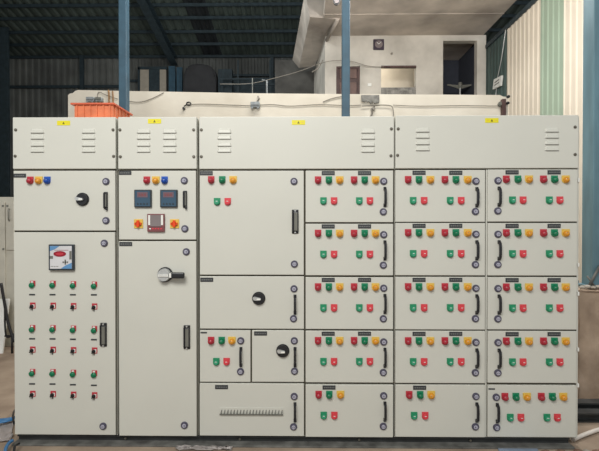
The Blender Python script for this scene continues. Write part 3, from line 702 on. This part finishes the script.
# power factor meter
def f_meter(bm):
    w, h = 12.7*PX, 13*PX
    box(bm, -w, w, -.022, 0, -h, h, 0, .004); box(bm, -w*.88, w*.88, -.024, -.02, -h*.88, h*.9, 1, .001, 1)
    y0, y1 = -.0252, -.0238
    prism(bm, [(-w*.86, h*.88), (-w*.1, h*.88), (-w*.5, h*.62), (-w*.86, h*.5)], y0, y1, 2)
    prism(bm, [(w*.86, -h*.86), (-w*.0, -h*.86), (w*.35, -h*.62), (w*.86, -h*.4)], y0, y1, 2)
    prism(bm, [(-w*.08+w*.5*math.cos(a*PI/12), h*.28+h*.22*math.sin(a*PI/12)) for a in range(24)], -.0262, y1, 3)
    prism(bm, [(-w*.08+w*.3*math.cos(a*PI/12), h*.28+h*.1*math.sin(a*PI/12)) for a in range(24)], -.0266, -.026, 5)
    box(bm, -w*.5, w*.6, y0, y1, h*.55, h*.58, 3)
    box(bm, -w*.86, -w*.62, y0, y1, -h*.1, h*.12, 4); box(bm, w*.68, w*.85, y0, y1, -h*.15, h*.5, 4)
    for i, x in enumerate((.2, .36, .52)): box(bm, w*(x-.05), w*(x+.05), -.027, y1, -h*.42, -h*.3, 4)
    box(bm, w*.31, w*.41, -.027, y1, -h*.54, -h*.16, 4)
    for i in range(5): box(bm, -w*.8+i*w*.13, -w*.73+i*w*.13, y0, y1, -h*.72, -h*.66, 4)
part('power_meter/a', f_meter, ['bezel', 'mface', 'mblue', 'mred', 'hgrey', 'redp'], W(62.8, 257.2, 0), dB, 'square white meter with a red oval display in a dark bezel')
for ci, cx in enumerate((31.8, 52.2, 72.6, 93.6)):
    for ri, (gy, py, sy) in enumerate(((285, 294.6, 306.6), (329.3, 338.7, 350.6), (373.2, 383.8, 394.8))):
        dy = (0, .1, .5, .9)[ci]*(1 if ri < 2 else 1.6)
        part('push_button/small', f_smallgreen, ['redp', 'green', 'white'], W(cx+.5, gy-.7+dy, 0), dB, 'small green button on a red and white plate')
        part('nameplate/small', f_plate(6, 1.5), ['plate', 'engrave_glint'], W(cx+.4, py+dy*(.2 if ri == 0 else 1), 0), dB, 'tiny black nameplate')
        part('selector_switch/small', f_smallsel, ['redp', 'black', 'white'], W(cx+.5, sy-.6+dy, 0), dB, 'small black selector knob on a red and white plate')
# ---- section two
r2, e = section(117.8, 197.2, 'cream cabinet with two blue meters over a tall door with a silver isolator', 117)
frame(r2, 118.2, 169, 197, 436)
cover(r2, 118.2, 117, 196.8, 169, (144, 170), ((120.3, 130), (193.8, 130), (120.7, 156.8), (194, 156.8)), (154.8, 121.4))
dC = door(2, 118.8, 170.7, 196, 239.6, r2)
plate(125.3, 172.9, dC, 12.5, 4)
pilot('red', 147, 180.3, dC); pilot('yellow', 156, 180.3, dC); pilot('blue', 164.8, 180.3, dC)
lock(184.4, 180.6, dC); midhandle(185.2, 199.3, dC); lock(185, 228.7, dC)
def f_lcd(bm):
    w, h = 8.7*PX, 8.9*PX
    box(bm, -w, w, -.016, 0, -h, h, 0, .004); box(bm, -w*.88, w*.88, -.018, -.014, -h*.88, h*.88, 1, .001, 1)
    box(bm, -w*.62, w*.6, -.0195, -.017, h*.12, h*.72, 2)
    for i in range(3): box(bm, -w*.45+i*w*.32, -w*.22+i*w*.32, -.0202, -.0195, h*.26, h*.56, 3)
    for i in range(4): cyl(bm, (-w*.55+i*w*.36, -.0195, -h*.6), w*.09, .003, 'y', 12, 0)
for x in (143.5, 169.3): part('panel_meter/blue', f_lcd, ['bezel', 'lcd', 'lcdred', 'maroon'], W(x, 198.6, 0), dC, 'square dark blue digital meter')
def f_mar(bm):
    w, h = 8.7*PX, 9*PX
    box(bm, -w, w, -.016, 0, -h, h, 0, .003)
    box(bm, -w*.86, w*.86, -.018, -.014, -h*.25, h*.86, 2); box(bm, -w*.62, w*.62, -.0195, -.014, -h*.4, h*.86, 1)
    for i in range(5): box(bm, -w*.75+i*w*.32, -w*.55+i*w*.32, -.0175, -.015, -h*.72, -h*.6, 2 if i == 0 else 3)
part('panel_meter/maroon', f_mar, ['maroon', 'mgrey', 'white', 'redb'], W(156.5, 222.8, 0), dC, 'square maroon meter with a grey window')
oswitch(138.7, 223.7, dC); oswitch(174.7, 223.7, dC)
dD = door(2, 118.8, 241.2, 196.4, 436, r2)
plate(125.8, 244, dD, 13, 4.2); lock(186.4, 251.7, dD)
part('isolator_switch/a', f_isol, ['black', 'silver', 'white'], W(165.5, 274.5, 0), dD, 'large silver isolator with a black lever')
bighandle(187, 337, dD); lock(184.5, 425, dD)
# ---- section three
r3, e = section(199, 394.2, 'central cream cabinet with a large nearly blank door beside one stack of button doors', 116.5)
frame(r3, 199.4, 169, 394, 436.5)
cover(r3, 199.2, 116.6, 394, 169, (224.6, 368), ((201.5, 130), (201.5, 156.7), (391.2, 129), (390.8, 155.9)), (298.5, 122.6))
dE = door(3, 199.8, 170.7, 303.8, 274.8, r3)
plate(206.3, 173.2, dE); pilot('red', 211.3, 180, dE); pilot('green', 222.3, 180, dE); pilot('yellow', 233.2, 180, dE)
button('green', 217.2, 201.8, dE); button('red', 227.8, 201.8, dE); lock(294, 181.4, dE); bighandle(295.2, 221.6, dE); lock(294.4, 264, dE)
dF = door(3, 199.8, 276.4, 304, 328.8, r3)
plate(206.8, 279.7, dF); rotary(258.8, 298.2, dF); lock(294, 288.7, dF); handle(295, 304.4, dF); lock(293.5, 318.5, dF)
dG = door(3, 199.8, 330.4, 250.4, 382, r3)
plate(203.8, 332.6, dG, 6.5, 1.4); pilot('red', 211.2, 340.5, dG); pilot('green', 221.8, 340.5, dG); pilot('yellow', 232, 340.5, dG)
lock(240.8, 340.6, dG); handle(241, 356.8, dG); lock(240.6, 371.4, dG); button('green', 216.4, 361.6, dG); button('red', 226.7, 361.6, dG)
dH = door(3, 252, 330.4, 304, 382, r3)
plate(260.6, 333.4, dH); rotary(282.8, 350.5, dH); lock(294.3, 340.6, dH); handle(295, 356.8, dH); lock(294.5, 371, dH)
dI = door(3, 199.6, 383.6, 304, 436, r3)
plate(221.6, 387, dI); lock(294.2, 396.3, dI); handle(295, 412, dI); lock(293.6, 426.6, dI)
def f_comb(bm):
    w = 32*PX; n = 20
    box(bm, -w, w, -.003, 0, -3.2*PX, 3.6*PX, 0, .001, 1)
    for i in range(n):
        x = -w+(i+.5)*2*w/n
        hexa(bm, [(x-1.1*PX, -.002, -3*PX), (x+.6*PX, -.002, -3*PX), (x+1.0*PX, -.002, 1.6*PX), (x+.3*PX, -.002, 1.6*PX)],
             [(x-.9*PX, -.016, -2.4*PX), (x+.4*PX, -.016, -2.4*PX), (x+.9*PX, -.006, 1.2*PX), (x+.4*PX, -.006, 1.2*PX)], 1)
    box(bm, -w, w, -.012, -.002, -3.4*PX, -2.7*PX, 1)
part('slotted_strip/a', f_comb, ['paint', 'hgrey'], W(251.5, 411, 0), dI, 'grey comb-like slotted strip')
def group(door_, top, xl, xp, xb):
    for x in xl: plate(x, top+2.6, door_)
    for i in range(0, len(xp), 3):
        for c, x in zip(('red', 'green', 'yellow'), xp[i:i+3]): pilot(c, x, top+9.7, door_)
    for i in range(0, len(xb), 2):
        for c, x in zip(('green', 'red'), xb[i:i+2]): button(c, x, top+30.6, door_)
tops4 = (170.5, 223.8, 277.3, 331, 384.8); bots4 = (222.2, 275.4, 329.2, 382.6, 437.2)
for i, (t0, b0) in enumerate(zip(tops4, bots4)):
    d = door(3, 305.6, t0, 393.2, b0, r3)
    if i < 4: group(d, t0, (328.2, 364.5), (318, 328.8, 339.6, 354, 364.6, 375.4), (323.4, 334, 359.2, 369.8))
    else: group(d, t0, (329,), (318.6, 329.2, 340.4), (323.7, 334.3))
    lock(383.6, t0+10.8, d); handle(384.8, t0+26.5, d); lock(383.2, t0+41.3, d)
# ---- section four
r4, e = section(395, 578.2, 'rightmost cream cabinet with two stacks of five button doors', 115.3, .014)
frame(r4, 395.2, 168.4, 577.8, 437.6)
cover(r4, 395.4, 115.4, 578.2, 168.4, (422.5, 551.5), ((398, 129), (397.4, 155.4), (574.6, 127.2), (574.6, 154.6)), (491.5, 120.6), (130, 136, 142.5, 148.5))
tops5 = (170, 223, 277, 331, 385); bots5 = (221.9, 275.4, 329.6, 383.2, 437.2)
for i, (t0, b0) in enumerate(zip(tops5, bots5)):
    d = door(4, 395.4, t0, 485.2, b0, r4)
    if i < 4: group(d, t0+.2, (419, 455.7), (408, 418.8, 430.2, 444.7, 455.7, 467.5), (413, 424, 450, 461))
    else: group(d, t0, (419.6,), (409, 420, 431), (414, 425))
    lock(475.7, t0+11.2, d); handle(476.6, t0+27.2, d); lock(475.2, t0+41.5, d)
tops6 = (169.4, 223, 277.2, 331.2, 385.4); bots6 = (221.6, 275.6, 329.6, 383, 437.2)
for i, (t0, b0) in enumerate(zip(tops6, bots6)):
    d = door(4, 487.8, t0, (577.6, 577.2, 576.8, 576.6, 576.2)[i], b0, r4)
    if i < 4:
        group(d, t0+.3, (512-i*.0, 554), (506, 517.6, 528.7, 543.2, 554.2, 565.4), (512.2, 522.8, 549, 559.6))
        lock(497.8, t0+11.2, d); handle(498.8, t0+27.2, d); lock(497.6, t0+41.5, d)
    else:
        group(d, t0+1.5, (), (504.6, 515.6, 526.6, 541, 552, 563), (510, 520.6, 546.6, 557))
        plate(491.6, t0+3.5, d, 6.5, 1.4); lock(496, t0+11.6, d); handle(497, t0+27.4, d); lock(496.4, t0+41.8, d)
# mullion between the two stacks and hinge pins at the right edge
a, b, c, d_ = rect(486, 169.5, 487.1, 437); bm = B(); box(bm, a, b, .006, TH-.004, c, d_); obj('mullion', bm, ['paint'], (a, 0, c), r4)
for (px, py) in ((579.5, 294), (579.5, 265), (579.8, 180), (579.3, 350), (579.3, 386)):
    p = W(px, py, 0); bm = B(); box(bm, p.x-.006, p.x+.004, .006, TH+.002, p.z-.013, p.z+.013, 0, .002); obj('hinge', bm, ['white'], (p.x, 0, p.z), r4)
# base frame
xa, xb = W(16, 436, 0).x, W(571, 440, 0).x
t = thing('base_frame', ((xa+xb)/2, .25, 0), 'long black steel base channel under the whole cabinet lineup', 'base frame')
bm = B(); h = ZB
box(bm, xa, xb, .03, .045, .006, h-.001); box(bm, xa, xb, .015, .08, h-.010, h-.001); box(bm, xa, xb, .46, .475, .006, h-.001)
box(bm, xa, xa+.012, .045, .46, .006, h-.001); box(bm, xb-.012, xb, .045, .46, .006, h-.001)
obj('web_channel', bm, ['base'], (xa, .03, 0), t)
bm = B(); box(bm, xa-.01, xb+.01, -.035, .08, 0, .012, 0, .002); obj('bottom_flange', bm, ['basegrey'], (xa, 0, 0), t)
for px in (126, 240, 359, 470):
    p = W(px, 441, .03); bm = B(); cyl(bm, (p.x, .024, h*.55), .008, .012, 'y', 6); obj('bolt', bm, ['screw'], (p.x, .024, h*.55), t)

# ------------------------------------------------------------------ things on the floor
bm = B(); pts = [G(573, 439.5, .018), G(586, 434, .018), G(604, 428.5, .018), G(640, 424, .018)]
tube(bm, smooth(pts, 5), .014, 12)
tag(obj('plastic_pipe', bm, ['pipe'], (pts[0].x, pts[0].y, 0)), 'white plastic pipe on the floor at the right end of the base', 'pipe')
a, b = G(497, 449, 0), G(536, 449, 0)
bm = B(); box(bm, a.x, b.x, a.y-.45, -.045, 0, .006, 0, .001, 1); box(bm, a.x, b.x, -.055, -.045, .006, .012)
tag(obj('sheet_offcut', bm, ['bluegrey'], (a.x, -.3, 0)), 'flat blue-grey sheet lying in front of the base channel', 'sheet')
k = 0
for (px, py, s, m, wh) in ((541, 449, .026, 'brick', 'brown rubble piece beside the blue-grey sheet, leftmost of the row'), (547, 450, .02, 'stone', 'small pale rubble piece between the two leftmost brown ones'), (555, 448, .028, 'brick', 'second brown rubble piece from the left in the row'), (562, 450, .022, 'stone', 'pale rubble piece right of the second brown one'), (571, 447.5, .03, 'brick', 'brown rubble piece at the right end of the base channel'), (580, 449, .03, 'stone', 'pale rubble piece just past the end of the base channel'), (589, 447, .03, 'brick', 'rightmost brown rubble piece below the white pipe'), (597, 449, .03, 'stone', 'pale rubble piece at the lower right corner of the picture')):
    p = G(px, py, 0); bm = B(); bmesh.ops.create_icosphere(bm, subdivisions=2, radius=s)
    for v in bm.verts:
        v.co = Vector((v.co.x*1.3, v.co.y, v.co.z*.5))+Vector([random.uniform(-.12, .12)*s for _ in range(3)])
        v.co.z = max(v.co.z, -s*.42)
    y = min(p.y, -.09)
    o = link('rubble_piece', mesh('rubble_piece', bm, [m]), (p.x, y, s*.42))
    tag(o, wh, 'rubble', 'rubble on the floor')
def crumple(name, pxs, pys, m, label, cat, z=.03, seed=1):
    random.seed(seed); a = G(pxs[0], pys[0]); b = G(pxs[1], pys[1])
    bm = B(); n = 14; vs = []
    for i in range(n):
        for j in range(n): q = G(pxs[0]+(pxs[1]-pxs[0])*i/(n-1), pys[0]+(pys[1]-pys[0])*j/(n-1)); vs.append(bm.verts.new((q.x+random.uniform(-.008, .008), q.y+random.uniform(-.008, .008), .006+random.random()*z)))
    for i in range(n-1):
        for j in range(n-1): bm.faces.new((vs[i*n+j], vs[(i+1)*n+j], vs[(i+1)*n+j+1], vs[i*n+j+1]))
    r = bmesh.ops.solidify(bm, geom=bm.faces[:], thickness=.003)
    for f in bm.faces: f.smooth = True
    for v in bm.verts: v.co.z = max(v.co.z, .001)
    return tag(obj(name, bm, [m], ((a.x+b.x)/2, (a.y+b.y)/2, 0)), label, cat)
crumple('plastic_sheet', (-40, 12.5), (443, 422), 'whitesheet', 'crumpled pale plastic sheet on the floor at the lower left', 'plastic sheet', .02, 2)
crumple('plastic_bag', (176, 232), (451, 447.5), 'whitesheet', 'thin crumpled clear plastic scrap before the base channel', 'plastic scrap', .01, 5)
bm = B(); z = .045
for dy in (0, .03, .055):
    tube(bm, smooth([G(-25, 424, z)+Vector((0, dy, 0)), G(-5, 423, z)+Vector((0, dy, 0)), G(6, 421.5, z)+Vector((0, dy, 0)), G(13, 419.5, z)+Vector((0, dy, 0))], 5), .008, 8)
tag(obj('blue_hose', bm, ['blueplast'], G(0, 422, 0)), 'bundle of blue hose lying across the plastic sheet, upper one', 'hose', 'blue hoses at the lower left')
bm = B(); tube(bm, smooth([G(4, 456, z), G(6, 448, z), G(9, 443, z), G(12.5, 440.5, z)], 5), .011, 8)
tag(obj('blue_hose', bm, ['blueplast'], G(6, 448, 0)), 'short blue hose curving at the lower left corner of the base', 'hose', 'blue hoses at the lower left')
bm = B(); tube(bm, smooth([G(14.5, 410, .01), G(13, 416, .10), G(14, 424, .10)], 5), .006, 8); tube(bm, smooth([G(14, 452, .04), G(15, 446, .05), G(19, 443.5, .04)], 5), .008, 8)
tag(obj('black_cable', bm, ['wireblk'], G(12, 440, 0)), 'thin black cable against the lower left corner of the lineup', 'cable')
